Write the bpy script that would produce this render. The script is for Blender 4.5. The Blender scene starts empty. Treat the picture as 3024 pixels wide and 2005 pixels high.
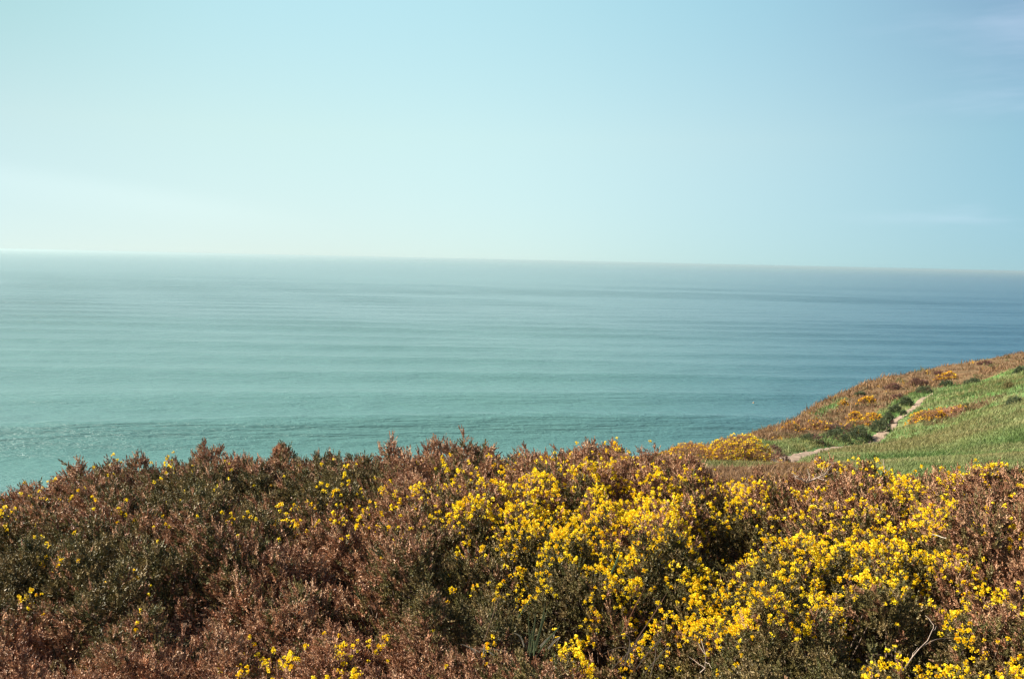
import bpy, math, time
import numpy as np
from mathutils import Matrix, Vector

T0 = time.time()
rng = np.random.default_rng(7)
sc = bpy.context.scene

# ------------------------------------------------------------------ camera
W, H, F = 1024.0, 678.0, 910.0
CAMZ = 50.0
PITCH, ROLL = math.radians(4.99), math.radians(1.25)
RM = Matrix.Rotation(math.pi / 2 - PITCH, 4, 'X') @ Matrix.Rotation(ROLL, 4, 'Z')
cd = bpy.data.cameras.new('camera')
cam = bpy.data.objects.new('camera', cd)
sc.collection.objects.link(cam)
cam.matrix_world = Matrix.Translation((0, 0, CAMZ)) @ RM
cd.sensor_width = 36.0
cd.lens = 36.0 * F / W
cd.clip_start = 0.05
cd.clip_end = 200000
sc.camera = cam
R3 = np.array(RM.to_3x3())

# ------------------------------------------------------------------ light
SUN_EL, SUN_AZ = math.radians(36), math.radians(-84)      # azimuth measured from the view direction, minus is left
SKY_STRENGTH = 0.105
w = bpy.data.worlds.new('World')
sc.world = w
w.use_nodes = True
nt = w.node_tree
for n in list(nt.nodes):
    nt.nodes.remove(n)


def N(nt, typ, **kw):
    n = nt.nodes.new(typ)
    for k, v in kw.items():
        setattr(n, k, v)
    return n


def mathn(nt, op, a, b=None, c=None, clamp=False):
    n = nt.nodes.new('ShaderNodeMath')
    n.operation = op
    n.use_clamp = clamp
    for i, v in enumerate((a, b, c)):
        if v is None:
            continue
        if isinstance(v, (int, float)):
            n.inputs[i].default_value = v
        else:
            nt.links.new(v, n.inputs[i])
    return n.outputs[0]


def mixc(nt, fac, a, b, mode='MIX'):
    n = nt.nodes.new('ShaderNodeMix')
    n.data_type = 'RGBA'
    n.blend_type = mode
    n.clamp_factor = True
    for s, v in ((n.inputs[0], fac), (n.inputs[6], a), (n.inputs[7], b)):
        if isinstance(v, (int, float)):
            s.default_value = v
        elif isinstance(v, (tuple, list)):
            s.default_value = (*v, 1) if len(v) == 3 else v
        else:
            nt.links.new(v, s)
    return n.outputs[2]


def maprange(nt, v, a, b, c=0.0, d=1.0, smooth=True):
    n = nt.nodes.new('ShaderNodeMapRange')
    n.interpolation_type = 'SMOOTHSTEP' if smooth else 'LINEAR'
    nt.links.new(v, n.inputs[0])
    for i, x in enumerate((a, b, c, d)):
        n.inputs[i + 1].default_value = x
    return n.outputs[0]


def noise(nt, vec, scale, detail=4, rough=0.5, dist=0.0):
    n = nt.nodes.new('ShaderNodeTexNoise')
    n.inputs['Scale'].default_value = scale
    n.inputs['Detail'].default_value = detail
    n.inputs['Roughness'].default_value = rough
    n.inputs['Distortion'].default_value = dist
    if vec is not None:
        nt.links.new(vec, n.inputs['Vector'])
    return n.outputs[0]


sky = N(nt, 'ShaderNodeTexSky', sky_type='NISHITA', sun_disc=False)
sky.sun_elevation = SUN_EL
sky.sun_rotation = SUN_AZ
sky.altitude = 50
sky.air_density = 1.0
sky.dust_density = 1.6
sky.ozone_density = 1.4
tc = N(nt, 'ShaderNodeTexCoord')
sep = N(nt, 'ShaderNodeSeparateXYZ')
nt.links.new(tc.outputs['Generated'], sep.inputs[0])
az = mathn(nt, 'ARCTAN2', sep.outputs[0], sep.outputs[1])       # 0 ahead, plus to the right
el = mathn(nt, 'ARCSINE', sep.outputs[2])
# film-like cast of this sky: mint towards the horizon and the sun, blue away from it
lift = N(nt, 'ShaderNodeCombineXYZ')
nt.links.new(sep.outputs[0], lift.inputs[0]); nt.links.new(sep.outputs[1], lift.inputs[1])
nt.links.new(mathn(nt, 'ADD', mathn(nt, 'MULTIPLY', mathn(nt, 'MAXIMUM', sep.outputs[2], 0.0), 0.9), 0.10), lift.inputs[2])
nt.links.new(lift.outputs[0], sky.inputs[0])
azf = maprange(nt, az, -0.5124, 0.5124, 0, 1, False)
SKY_CAST = [[[0.555, 0.563, 0.512], [0.711, 0.682, 0.596], [0.767, 0.762, 0.661], [0.615, 0.683, 0.631], [0.429, 0.529, 0.527]], [[0.632, 0.645, 0.494], [0.872, 0.854, 0.617], [0.997, 0.972, 0.711], [0.896, 0.896, 0.692], [0.562, 0.678, 0.582]], [[0.552, 0.689, 0.49], [0.892, 0.985, 0.71], [1.031, 1.117, 0.8], [0.902, 1.027, 0.786], [0.59, 0.651, 0.595]]]
rows = []
for row in SKY_CAST:
    row = np.array(row); M_ = 17
    q = np.linspace(0, 4, M_); k_ = np.minimum(q.astype(int), 3); f_ = (q - k_)[:, None]
    pad = np.concatenate([2 * row[:1] - row[1:2], row, 2 * row[-1:] - row[-2:-1]])
    p0, p1, p2, p3 = pad[k_], pad[k_ + 1], pad[k_ + 2], pad[k_ + 3]
    vals = 0.5 * (2 * p1 + (p2 - p0) * f_ + (2 * p0 - 5 * p1 + 4 * p2 - p3) * f_ ** 2 + (3 * p1 - p0 - 3 * p2 + p3) * f_ ** 3)
    r = N(nt, 'ShaderNodeValToRGB'); r.color_ramp.interpolation = 'LINEAR'
    e = r.color_ramp.elements
    while len(e) < M_: e.new(0.5)
    for i in range(M_): e[i].position = i / (M_ - 1)
    for i in range(M_): e[i].color = (*[float(v) for v in vals[i]], 1)
    nt.links.new(azf, r.inputs[0]); rows.append(r.outputs[0])
tint = mixc(nt, maprange(nt, el, 0.13, 0.27, 0, 1, False), mixc(nt, maprange(nt, el, 0.0, 0.13, 0, 1, False), rows[0], rows[1]), rows[2])
upper = mixc(nt, maprange(nt, az, -0.7, 0.6), (0.46, 0.48, 0.44), (0.15, 0.23, 0.40))  # unseen sky above the frame, toned to grade sea reflections and lower fill
tint = mixc(nt, maprange(nt, el, 0.28, 0.60), tint, upper)
skyc = mixc(nt, 1.0, sky.outputs[0], tint, 'MULTIPLY')
# thin veil of cloud low on the left, faint wisps high on the right
cv = N(nt, 'ShaderNodeCombineXYZ')
nt.links.new(mathn(nt, 'MULTIPLY', az, 1.6), cv.inputs[0])
nt.links.new(mathn(nt, 'MULTIPLY', el, 9.0), cv.inputs[1])
wn = noise(nt, cv.outputs[0], 1.6, 5, 0.55, 0.3)
# upper edge of the veil slopes down to the right
edge = mathn(nt, 'ADD', mathn(nt, 'MULTIPLY', mathn(nt, 'ADD', az, 0.50), -0.115), 0.078)
edge = mathn(nt, 'ADD', edge, mathn(nt, 'MULTIPLY', mathn(nt, 'SUBTRACT', wn, 0.5), 0.022))
d = mathn(nt, 'SUBTRACT', edge, el)
veil = mathn(nt, 'MULTIPLY', maprange(nt, d, -0.012, 0.016), maprange(nt, d, 0.010, 0.045, 1.0, 0.25))
veil = mathn(nt, 'MULTIPLY', veil, maprange(nt, az, -0.40, -0.15, 1.0, 0.0))
skyc = mixc(nt, mathn(nt, 'MULTIPLY', veil, 0.028), skyc, (7.6, 7.9, 7.4))
wisp = mathn(nt, 'MULTIPLY', maprange(nt, wn, 0.50, 0.75), maprange(nt, az, 0.25, 0.5))
skyc = mixc(nt, mathn(nt, 'MULTIPLY', wisp, 0.15), skyc, (4.4, 4.5, 5.4))
bg = N(nt, 'ShaderNodeBackground')
bg.inputs[1].default_value = SKY_STRENGTH
nt.links.new(skyc, bg.inputs[0])
wo = N(nt, 'ShaderNodeOutputWorld')
nt.links.new(bg.outputs[0], wo.inputs[0])

sl = bpy.data.lights.new('sun', 'SUN')
sl.energy = 5.0
sl.angle = math.radians(0.5)
sl.color = (1.0, 0.93, 0.82)
so = bpy.data.objects.new('sun', sl)
sc.collection.objects.link(so)
sd = Vector((math.sin(SUN_AZ) * math.cos(SUN_EL), math.cos(SUN_AZ) * math.cos(SUN_EL), math.sin(SUN_EL)))
so.rotation_euler = sd.to_track_quat('Z', 'Y').to_euler()
so.location = (-30, 5, 90)

sc.view_settings.view_transform = 'Standard'
sc.view_settings.look = 'None'
sc.view_settings.exposure = 1.4
sc.view_settings.gamma = 1.0
sc.cycles.max_bounces = 6
sc.cycles.diffuse_bounces = 3
sc.cycles.volume_bounces = 1
sc.cycles.filter_width = 1.4


# ------------------------------------------------------------------ helpers
def tag(o, label=None, cat=None, group=None, kind=None):
    if label: o['label'] = label
    if cat: o['category'] = cat
    if group: o['group'] = group
    if kind: o['kind'] = kind
    return o


def ray(px, py):
    c = np.stack([(np.asarray(px, float) - W / 2) / F, -(np.asarray(py, float) - H / 2) / F,
                  -np.ones_like(np.asarray(px, float))], -1)
    return c @ R3.T


def at(px, py, Y):
    d = ray(px, py)
    return d * (np.asarray(Y, float) / d[..., 1])[..., None] + np.array([0, 0, CAMZ])


def proj(P):
    q = (P - np.array([0, 0, CAMZ])) @ R3
    z = np.maximum(-q[..., 2], 0.01)
    return W / 2 + F * q[..., 0] / z, H / 2 - F * q[..., 1] / z


def make_mesh(name, V, Fc, mat, parent=None, col=None, smooth=False):
    me = bpy.data.meshes.new(name)
    V = np.ascontiguousarray(V, dtype=np.float32)
    Fc = np.ascontiguousarray(Fc, dtype=np.int32)
    k = Fc.shape[1]
    me.vertices.add(len(V)); me.vertices.foreach_set('co', V.ravel())
    me.loops.add(Fc.size); me.loops.foreach_set('vertex_index', Fc.ravel())
    me.polygons.add(len(Fc))
    me.polygons.foreach_set('loop_start', np.arange(0, Fc.size, k, dtype=np.int32))
    me.polygons.foreach_set('loop_total', np.full(len(Fc), k, dtype=np.int32))
    if smooth:
        me.polygons.foreach_set('use_smooth', np.ones(len(Fc), dtype=bool))
    if col is not None:
        a = me.attributes.new('tone', 'FLOAT_COLOR', 'POINT')
        c4 = np.ones((len(V), 4), dtype=np.float32); c4[:, :3] = col
        a.data.foreach_set('color', c4.ravel())
    me.update()
    me.materials.append(mat)
    o = bpy.data.objects.new(name, me)
    sc.collection.objects.link(o)
    if parent is not None:
        o.parent = parent
    return o


def empty(name, loc=(0, 0, 0)):
    o = bpy.data.objects.new(name, None)
    o.empty_display_size = 0.2
    sc.collection.objects.link(o)
    o.location = loc
    return o


_tab = np.random.default_rng(3).random((256, 256))


def vnoise(x, y, s=1.0, seed=0):
    x = np.asarray(x) * s + seed * 17.3 + 500; y = np.asarray(y) * s + seed * 9.1 + 500
    xi = np.floor(x).astype(int); yi = np.floor(y).astype(int)
    fx = x - xi; fy = y - yi
    fx = fx * fx * (3 - 2 * fx); fy = fy * fy * (3 - 2 * fy)
    g = lambda a, b: _tab[a & 255, b & 255]
    return (g(xi, yi) * (1 - fx) + g(xi + 1, yi) * fx) * (1 - fy) + (g(xi, yi + 1) * (1 - fx) + g(xi + 1, yi + 1) * fx) * fy


def fnoise(x, y, s=1.0, o=4, seed=0):
    r = 0; a = 1; t = 0
    for i in range(o):
        r = r + a * vnoise(x, y, s * 2 ** i, seed + i * 5); t += a; a *= 0.5
    return r / t          # about 0..1, mean .5


def inst(tv, tf, pos, X, Y, Z, sc_, tcol=None, col=None):
    """copies of a little template baked into one mesh: frame vectors X,Y,Z (k,3)"""
    s = sc_[:, None, None]
    V = (tv[None, :, 0:1] * X[:, None, :] + tv[None, :, 1:2] * Y[:, None, :] + tv[None, :, 2:3] * Z[:, None, :]) * s + pos[:, None, :]
    k, n = len(pos), len(tv)
    Fc = tf[None] + (np.arange(k) * n)[:, None, None]
    C = None
    if col is not None:
        C = np.repeat(col[:, None, :], n, 1)
        if tcol is not None:
            C = C * tcol[None]
        C = C.reshape(-1, 3)
    return V.reshape(-1, 3), Fc.reshape(-1, tf.shape[1]), C


def frames(Z, rg):
    Z = Z / np.linalg.norm(Z, axis=1, keepdims=True)
    a = rg.normal(size=Z.shape)
    X = a - (a * Z).sum(1, keepdims=True) * Z
    X /= np.linalg.norm(X, axis=1, keepdims=True)
    return X, np.cross(Z, X), Z


def join(parts):
    V, Fs, C, o = [], [], [], 0
    for v, f, c in parts:
        if len(v) == 0: continue
        V.append(v); Fs.append(f + o); C.append(c if c is not None else np.ones((len(v), 3))); o += len(v)
    return np.concatenate(V), np.concatenate(Fs), np.concatenate(C)


# ------------------------------------------------------------------ materials
def mat_new(name):
    m = bpy.data.materials.new(name); m.use_nodes = True
    for n in list(m.node_tree.nodes): m.node_tree.nodes.remove(n)
    return m, m.node_tree


def mat_tone(name, transl=0.25, rough=0.6, spec=0.3, nscale=30.0, namt=0.35):
    """leafy stuff: own colour per sprig from the mesh, mottled by a noise; light passes a little"""
    m, t = mat_new(name)
    a = N(t, 'ShaderNodeAttribute', attribute_name='tone')
    g = N(t, 'ShaderNodeNewGeometry')
    nz = noise(t, g.outputs['Position'], nscale, 2)
    v = maprange(t, nz, 0.3, 0.7, 1 - namt, 1 + namt, False)
    vv = N(t, 'ShaderNodeCombineXYZ')
    for i in range(3): t.links.new(v, vv.inputs[i])
    c = mixc(t, 1.0, a.outputs['Color'], vv.outputs[0], 'MULTIPLY')
    p = N(t, 'ShaderNodeBsdfPrincipled')
    t.links.new(c, p.inputs['Base Color'])
    p.inputs['Roughness'].default_value = rough
    p.inputs['Specular IOR Level'].default_value = spec
    out = N(t, 'ShaderNodeOutputMaterial')
    if transl > 0:
        tr = N(t, 'ShaderNodeBsdfTranslucent'); t.links.new(c, tr.inputs[0])
        mx = N(t, 'ShaderNodeMixShader'); mx.inputs[0].default_value = transl
        t.links.new(p.outputs[0], mx.inputs[1]); t.links.new(tr.outputs[0], mx.inputs[2])
        t.links.new(mx.outputs[0], out.inputs[0])
    else:
        t.links.new(p.outputs[0], out.inputs[0])
    return m


M_SHOOT = mat_tone('gorse_shoots', 0.08, 0.55, 0.35)
M_BLOOM = mat_tone('gorse_petals', 0.35, 0.5, 0.25, 60, 0.12)
M_WOOD = mat_tone('weathered_wood', 0.0, 0.8, 0.2, 50)
M_GRASS = mat_tone('grass_blades', 0.35, 0.6, 0.2, 3.0, 0.25)


# ------------------------------------------------------------------ sea
def sea_mat():
    m, t = mat_new('sea_water')
    g = N(t, 'ShaderNodeNewGeometry')
    P = g.outputs['Position']

    def stretched(sx, sy, rot=0.0):
        mp = N(t, 'ShaderNodeMapping'); mp.inputs['Scale'].default_value = (sx, sy, 1); mp.inputs['Rotation'].default_value = (0, 0, rot)
        t.links.new(P, mp.inputs[0]); return mp.outputs[0]
    big = noise(t, stretched(0.0022, 0.006, 0.06), 1.0, 4, 0.55)
    mid = noise(t, stretched(0.030, 0.075, 0.05), 1.0, 4, 0.6)
    chop = noise(t, stretched(0.34, 0.62, -0.1), 1.0, 5, 0.7)
    rip = noise(t, stretched(0.9, 1.8, 0.2), 1.0, 4, 0.6)
    sp = N(t, 'ShaderNodeSeparateXYZ'); t.links.new(P, sp.inputs[0])
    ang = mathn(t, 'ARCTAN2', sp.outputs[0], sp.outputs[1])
    # greener over the shallows below the cliff, darker blue rightwards is painted-in reflection and lens falloff
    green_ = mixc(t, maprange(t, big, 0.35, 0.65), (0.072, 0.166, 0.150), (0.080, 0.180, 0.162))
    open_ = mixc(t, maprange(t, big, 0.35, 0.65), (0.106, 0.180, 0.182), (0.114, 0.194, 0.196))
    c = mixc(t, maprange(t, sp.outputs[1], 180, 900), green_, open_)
    c = mixc(t, maprange(t, ang, -0.05, 0.62), c, (0.020, 0.075, 0.120))  # painted falloff: base colour darkens and blues towards the right
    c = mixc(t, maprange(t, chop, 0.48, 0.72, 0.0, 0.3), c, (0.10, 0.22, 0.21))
    p = N(t, 'ShaderNodeBsdfPrincipled')
    t.links.new(c, p.inputs['Base Color'])
    p.inputs['IOR'].default_value = 1.33
    p.inputs['Roughness'].default_value = 0.26
    h = mathn(t, 'ADD', mathn(t, 'MULTIPLY', mid, 2.2), mathn(t, 'ADD', mathn(t, 'MULTIPLY', chop, 0.55), mathn(t, 'MULTIPLY', rip, 0.2)))
    b = N(t, 'ShaderNodeBump'); b.inputs['Strength'].default_value = 1.0; b.inputs['Distance'].default_value = 1.0
    t.links.new(h, b.inputs['Height']); t.links.new(b.outputs[0], p.inputs['Normal'])
    out = N(t, 'ShaderNodeOutputMaterial'); t.links.new(p.outputs[0], out.inputs[0])
    return m


def build_sea():
    r = [0.0, 30.0, 60.0]
    while r[-1] < 40000:
        x = r[-1]
        r.append(x + (3.0 if x < 900 else 3.0 * (x / 900) ** 1.35 if x < 4000 else x * 0.08))
    r = np.array(r)
    an = np.concatenate([np.linspace(-180, -48, 40)[:-1], np.linspace(-48, 48, 420), np.linspace(48, 180, 40)[1:]])
    an = np.radians(an)
    A, Rr = np.meshgrid(an, r)
    x = Rr * np.sin(A); y = Rr * np.cos(A)
    z = np.zeros_like(x)
    fade = np.clip((3600 - Rr) / 2800, 0, 1)
    g = np.random.default_rng(5)
    # long swell trains, crests nearly along x, bending slightly
    warp = 14 * (fnoise(x, y, 1 / 420.0, 3, 2) - 0.5) * 2
    s = y - 0.33 * x * np.exp(-np.clip(y - 190, 0, None) / 130) + warp + 6 * (fnoise(x, y, 1 / 110.0, 2, 9) - .5)
    env = 0.2 + 2.6 * np.clip(fnoise(x * 0.30, y, 1 / 140.0, 2, 4) - 0.36, 0, 1)
    env = env + 1.0 * np.exp(-((Rr - 258) / 45.0) ** 2)
    near = 1.0 + 1.1 * np.exp(-((Rr - 255) / 60.0) ** 2)
    ph = s / 58.0 * 2 * math.pi + PH0
    z += 1.25 * env * near * (np.exp(1.3 * (np.cos(ph) - 1)) * 2 - 0.7)
    z += 0.22 * np.clip((2500 - Rr) / 1500, 0, 1) * np.sin((y * 0.98 - 0.17 * x + warp) / 31.0 * 6.283 + 1)
    z += 0.10 * np.clip((1200 - Rr) / 600, 0, 1) * np.sin((y * 0.9 + 0.43 * x) / 17.0 * 6.283 + 2) * fnoise(x, y, 1 / 60., 2, 7)
    z += 0.5 * np.clip((800 - Rr) / 400, 0, 1) * (fnoise(x * 0.6, y, 1 / 9.0, 3, 21) - .5)
    z *= fade
    V = np.stack([x, y, z], -1).reshape(-1, 3)
    n, m_ = len(r), len(an)
    i = np.arange((n - 1))[:, None] * m_ + np.arange(m_ - 1)[None]
    i = i.ravel()
    Fc = np.stack([i, i + m_, i + m_ + 1, i + 1], -1)
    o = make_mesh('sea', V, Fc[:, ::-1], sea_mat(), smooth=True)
    tag(o, 'calm teal sea with long low swells', 'sea', kind='structure')
    return o


PH0 = -268 / 58.0 * 2 * math.pi
build_sea()

# ------------------------------------------------------------------ land height
SKYLINE = np.array([(-400, 560), (-200, 530), (0, 500), (43, 485), (108, 469), (147, 464), (175, 459), (208, 456), (260, 457), (303, 457), (355, 455), (390, 453), (430, 451), (468, 449), (520, 448), (559, 446),
                    (580, 441), (615, 443), (650, 448), (693, 460), (714, 483), (758, 488), (790, 481), (823, 468), (888, 467), (905, 464), (953, 465), (1024, 457), (1200, 460), (1400, 460)], float)
_sr = ray(SKYLINE[:, 0], SKYLINE[:, 1]); SK_A = _sr[:, 0] / _sr[:, 1]; SK_T = -_sr[:, 2] / _sr[:, 1]


CH = 2.05


def crest_depth(a):
    return 10.6 - 1.7 * np.clip((a - 0.22) / 0.06, 0, 1)


def canopy_target(X, Y):
    """mean top of the gorse thicket, relative to the camera; its rim follows the brow of the slope"""
    Yc = np.maximum(Y, 0.9); a = X / Yc
    t = np.interp(a, SK_A, SK_T); D = crest_depth(a)
    t0 = np.interp(a, [-.6, .6], [.206, .200])
    wgt = np.clip(Yc / D, 0, 1) ** 1.5
    return -CH - (t0 * (1 - wgt) + t * wgt - CH / D) * Yc


ctrl = []
for X in (-14, -8, -4, 0, 4, 8, 14):
    for Y in (-6, -2, 2.5, 5, 8, 11):
        zz = float(canopy_target(np.array(X), np.array(Y))) - 0.80 if Y > 0 else -1.75
        if X >= 3 and Y >= 11: zz -= 0.35
        ctrl.append((X, Y, zz + CAMZ))
pts = [  # px, py, depth : ground seen in the photograph
    (690, 466, 21), (735, 463, 22), (770, 462, 25), (690, 449, 27), (745, 444, 27),
    (777, 461, 28), (798, 452.5, 33), (812, 449, 37), (828.5, 445.5, 40), (852.6, 443, 44), (870, 438, 49), (889.6, 428, 55),
    (894, 418.5, 59), (904, 412, 63), (915, 405, 69), (920, 399, 74), (933, 392.5, 82), (952, 388.5, 92), (990, 381, 97),
    (907, 459, 24), (960, 441, 32), (1024, 456, 19), (1024, 421, 32), (1024, 401, 43), (980, 411, 50), (945, 426, 47),
    (1024, 386, 60), (1000, 379.5, 82), (1024, 367, 100), (1100, 350, 90), (1100, 400, 35), (1200, 380, 35), (1200, 330, 80),
    (860, 432, 50), (840, 425, 58), (815, 423, 60), (802, 424, 60), (835, 410, 74), (870, 405, 76), (890, 395, 88), (915, 386, 98),
    (838, 400, 82), (855, 393, 92), (898, 377.5, 112), (928, 370, 120), (958, 363.5, 128), (990, 357, 136), (1024, 352, 142),
    (1080, 340, 150), (1200, 318, 170), (950, 377, 108), (1000, 368, 118), (790, 431, 48), (765, 440, 38),
]
for px, py, Y in pts:
    ctrl.append(tuple(at(px, py, Y)))
ctrl = np.array(ctrl)
SC = 40.0


def tps(r2):
    return 0.5 * r2 * np.log(r2 + 1e-9)


def fit(C, lam=2e-5):
    xy = C[:, :2] / SC
    d2 = ((xy[:, None] - xy[None]) ** 2).sum(-1)
    K = tps(d2) + lam * np.eye(len(C))
    P = np.c_[np.ones(len(C)), xy]
    A = np.block([[K, P], [P.T, np.zeros((3, 3))]])
    return np.linalg.solve(A, np.r_[C[:, 2], 0, 0, 0])


WT = fit(ctrl)


def tps_eval(x, y):
    x = np.asarray(x, float); y = np.asarray(y, float)
    sh = x.shape; q = np.c_[x.ravel(), y.ravel()] / SC
    out = np.empty(len(q))
    for i in range(0, len(q), 40000):
        qq = q[i:i + 40000]
        d2 = ((qq[:, None] - ctrl[None, :, :2] / SC) ** 2).sum(-1)
        out[i:i + 40000] = tps(d2) @ WT[:-3] + WT[-3] + qq @ WT[-2:]
    return out.reshape(sh)


# edge of the cliff top, left/seaward side drops away
EDGE = np.array([(-90, -40), (-40, -4), (-12, 8.6), (-6, 10.2), (0, 11.0), (2.2, 12.5), (3.0, 17), (3.8, 24), (6.5, 29.5), (11.5, 41), (14.5, 49), (19.0, 60),
                 (28.5, 80), (34, 91), (46, 111), (61, 126), (79, 141), (103, 158), (170, 180), (260, 190)], float)


def edge_dist(x, y):
    """distance seaward of the edge (negative on land)"""
    P = np.stack([x, y], -1)
    best = np.full(x.shape, 1e9); sgn = np.zeros(x.shape)
    for a, b in zip(EDGE[:-1], EDGE[1:]):
        ab = b - a
        t = np.clip(((P - a) @ ab) / (ab @ ab), 0, 1)
        q = a + t[..., None] * ab
        v = P - q
        dd = np.hypot(v[..., 0], v[..., 1])
        s = np.sign(ab[0] * (P[..., 1] - a[1]) - ab[1] * (P[..., 0] - a[0]))
        m_ = dd < best - 1e-9
        best = np.where(m_, dd, best); sgn = np.where(m_, s, sgn)
    return best * sgn


def land_raw(x, y):
    x = np.asarray(x, float); y = np.asarray(y, float)
    z = tps_eval(x, y)
    e = edge_dist(x, y)
    u = np.clip(e, 0, None)
    drop = np.where(u < 4, u * u / 8 * 1.15, (u - 2) * 1.15)
    far = np.clip((y - 16) / 20, 0, 1)
    z = z + far * (0.35 * (fnoise(x, y, 1 / 6.0, 4, 11) - .5) + 0.5 * (fnoise(x, y, 1 / 18.0, 2, 14) - .5))
    z = z - drop - np.clip(u / 8, 0, 1) * 3 * (fnoise(x, y, 1 / 7.0, 4, 31) - .35)
    return np.maximum(z, -4.0)


# raster of the land, all later look-ups read it
GX0, GX1, GY0, GY1, GS = -70.0, 190.0, -30.0, 200.0, 0.5
gx = np.arange(GX0, GX1 + .01, GS); gy = np.arange(GY0, GY1 + .01, GS)
GXX, GYY = np.meshgrid(gx, gy)
LZ = land_raw(GXX, GYY)


def bil(A, x, y, x0, y0, s):
    fx = np.clip((np.asarray(x) - x0) / s, 0, A.shape[1] - 1.001); fy = np.clip((np.asarray(y) - y0) / s, 0, A.shape[0] - 1.001)
    i = fx.astype(int); j = fy.astype(int); u = fx - i; v = fy - j
    return (A[j, i] * (1 - u) + A[j, i + 1] * u) * (1 - v) + (A[j + 1, i] * (1 - u) + A[j + 1, i + 1] * u) * v


def land(x, y):
    return bil(LZ, x, y, GX0, GY0, GS)


def hit(px, py, ymin=15.0, ymax=180.0):
    """world x,y of the first land met by a pixel's ray beyond ymin"""
    Ys = np.arange(ymin, ymax, 0.15)
    p = at(np.full(len(Ys), float(px)), np.full(len(Ys), float(py)), Ys)
    under = p[:, 2] < land(p[:, 0], p[:, 1])
    k = np.argmax(under) if under.any() else None
    if k is None:  # graze: closest approach
        k = np.argmin(p[:, 2] - land(p[:, 0], p[:, 1]))
    return p[k, :2]


def inpoly(x, y, poly):
    poly = np.asarray(poly); r = np.zeros(np.shape(x), bool)
    j = len(poly) - 1
    for i in range(len(poly)):
        xi, yi = poly[i]; xj, yj = poly[j]
        c = ((yi > y) != (yj > y)) & (x < (xj - xi) * (y - yi) / (yj - yi + 1e-12) + xi)
        r ^= c; j = i
    return r


PATH_A = [hit(*p) for p in [(770, 463), (777, 461), (787, 456.5), (798, 452.3), (812, 448.6), (828.5, 445.2), (852.6, 442.8)]]
PATH_B = [hit(*p) for p in [(878, 434), (889.6, 427.5), (894, 418.3), (904, 411.7), (915, 404.7), (920.5, 398.7), (933, 392.3), (952, 388.3), (975, 384.0)]]
PATHL = np.array([(1.2, 12.5), (4.0, 17.0)] + [tuple(p) for p in PATH_A + PATH_B])


def smooth_line(P, n=8):
    P = np.asarray(P, float); out = []
    for i in range(len(P) - 1):
        p0 = P[max(i - 1, 0)]; p1 = P[i]; p2 = P[i + 1]; p3 = P[min(i + 2, len(P) - 1)]
        for t in np.arange(n) / n:
            out.append(0.5 * ((2 * p1) + (-p0 + p2) * t + (2 * p0 - 5 * p1 + 4 * p2 - p3) * t * t + (-p0 + 3 * p1 - 3 * p2 + p3) * t ** 3))
    out.append(P[-1])
    return np.array(out)


PATHS = smooth_line([PATHL[2 + i] for i in range(len(PATHL) - 2)], 10)


def path_dist(x, y):
    b = np.full(np.shape(x), 1e9)
    P = np.stack([x, y], -1)
    for a, c in zip(PATHS[:-1:3], PATHS[3::3]):
        ab = c - a; t = np.clip(((P - a) @ ab) / (ab @ ab + 1e-9), 0, 1)
        v = P - (a + t[..., None] * ab)
        b = np.minimum(b, np.hypot(v[..., 0], v[..., 1]))
    return b


GREEN = [hit(*p) for p in [(1018, 367), (990, 377), (968, 383), (952, 385.5), (933, 389), (915, 399), (900, 410), (888, 421), (868, 434), (850, 436), (826, 438), (795, 443), (790, 450), (800, 455)]]
GREEN += [(6.6, 17), (4.5, 12), (60, 8), (160, 60), (160, 110)]
BROWNP = [hit(*p) for p in [(902, 425), (914, 411), (945, 407), (975, 404), (1003, 391), (1006, 394), (990, 405), (965, 413), (950, 421), (925, 428)]]
SEAGRASS = [hit(*p) for p in [(806, 421), (815, 411), (833, 402), (848, 396), (850, 400), (838, 409), (825, 416)]]
PD = path_dist(GXX, GYY)
grass = inpoly(GXX, GYY, GREEN).astype(float)
grass = np.where(inpoly(GXX, GYY, BROWNP), 0.15, grass)
grass = np.maximum(grass, 0.75 * inpoly(GXX, GYY, SEAGRASS))
BANK = [hit(*p) for p in [(688, 463), (720, 457), (760, 450), (775, 455), (772, 468), (735, 472), (690, 472)]]
grass = np.maximum(grass, 0.8 * inpoly(GXX, GYY, BANK))
grass = np.where((PD < 2.2) & (GYY > 14), np.maximum(grass, 0.85), grass)
ED = edge_dist(GXX, GYY)


def blur(A, n=1):
    for _ in range(n):
        A = (A + np.roll(A, 1, 0) + np.roll(A, -1, 0) + np.roll(A, 1, 1) + np.roll(A, -1, 1)) / 5
    return A


grass = blur(grass, 2)
# the path is worn a little into the slope
LZ -= 0.22 * np.exp(-(PD / 0.8) ** 2) * (GYY > 13)


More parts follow.
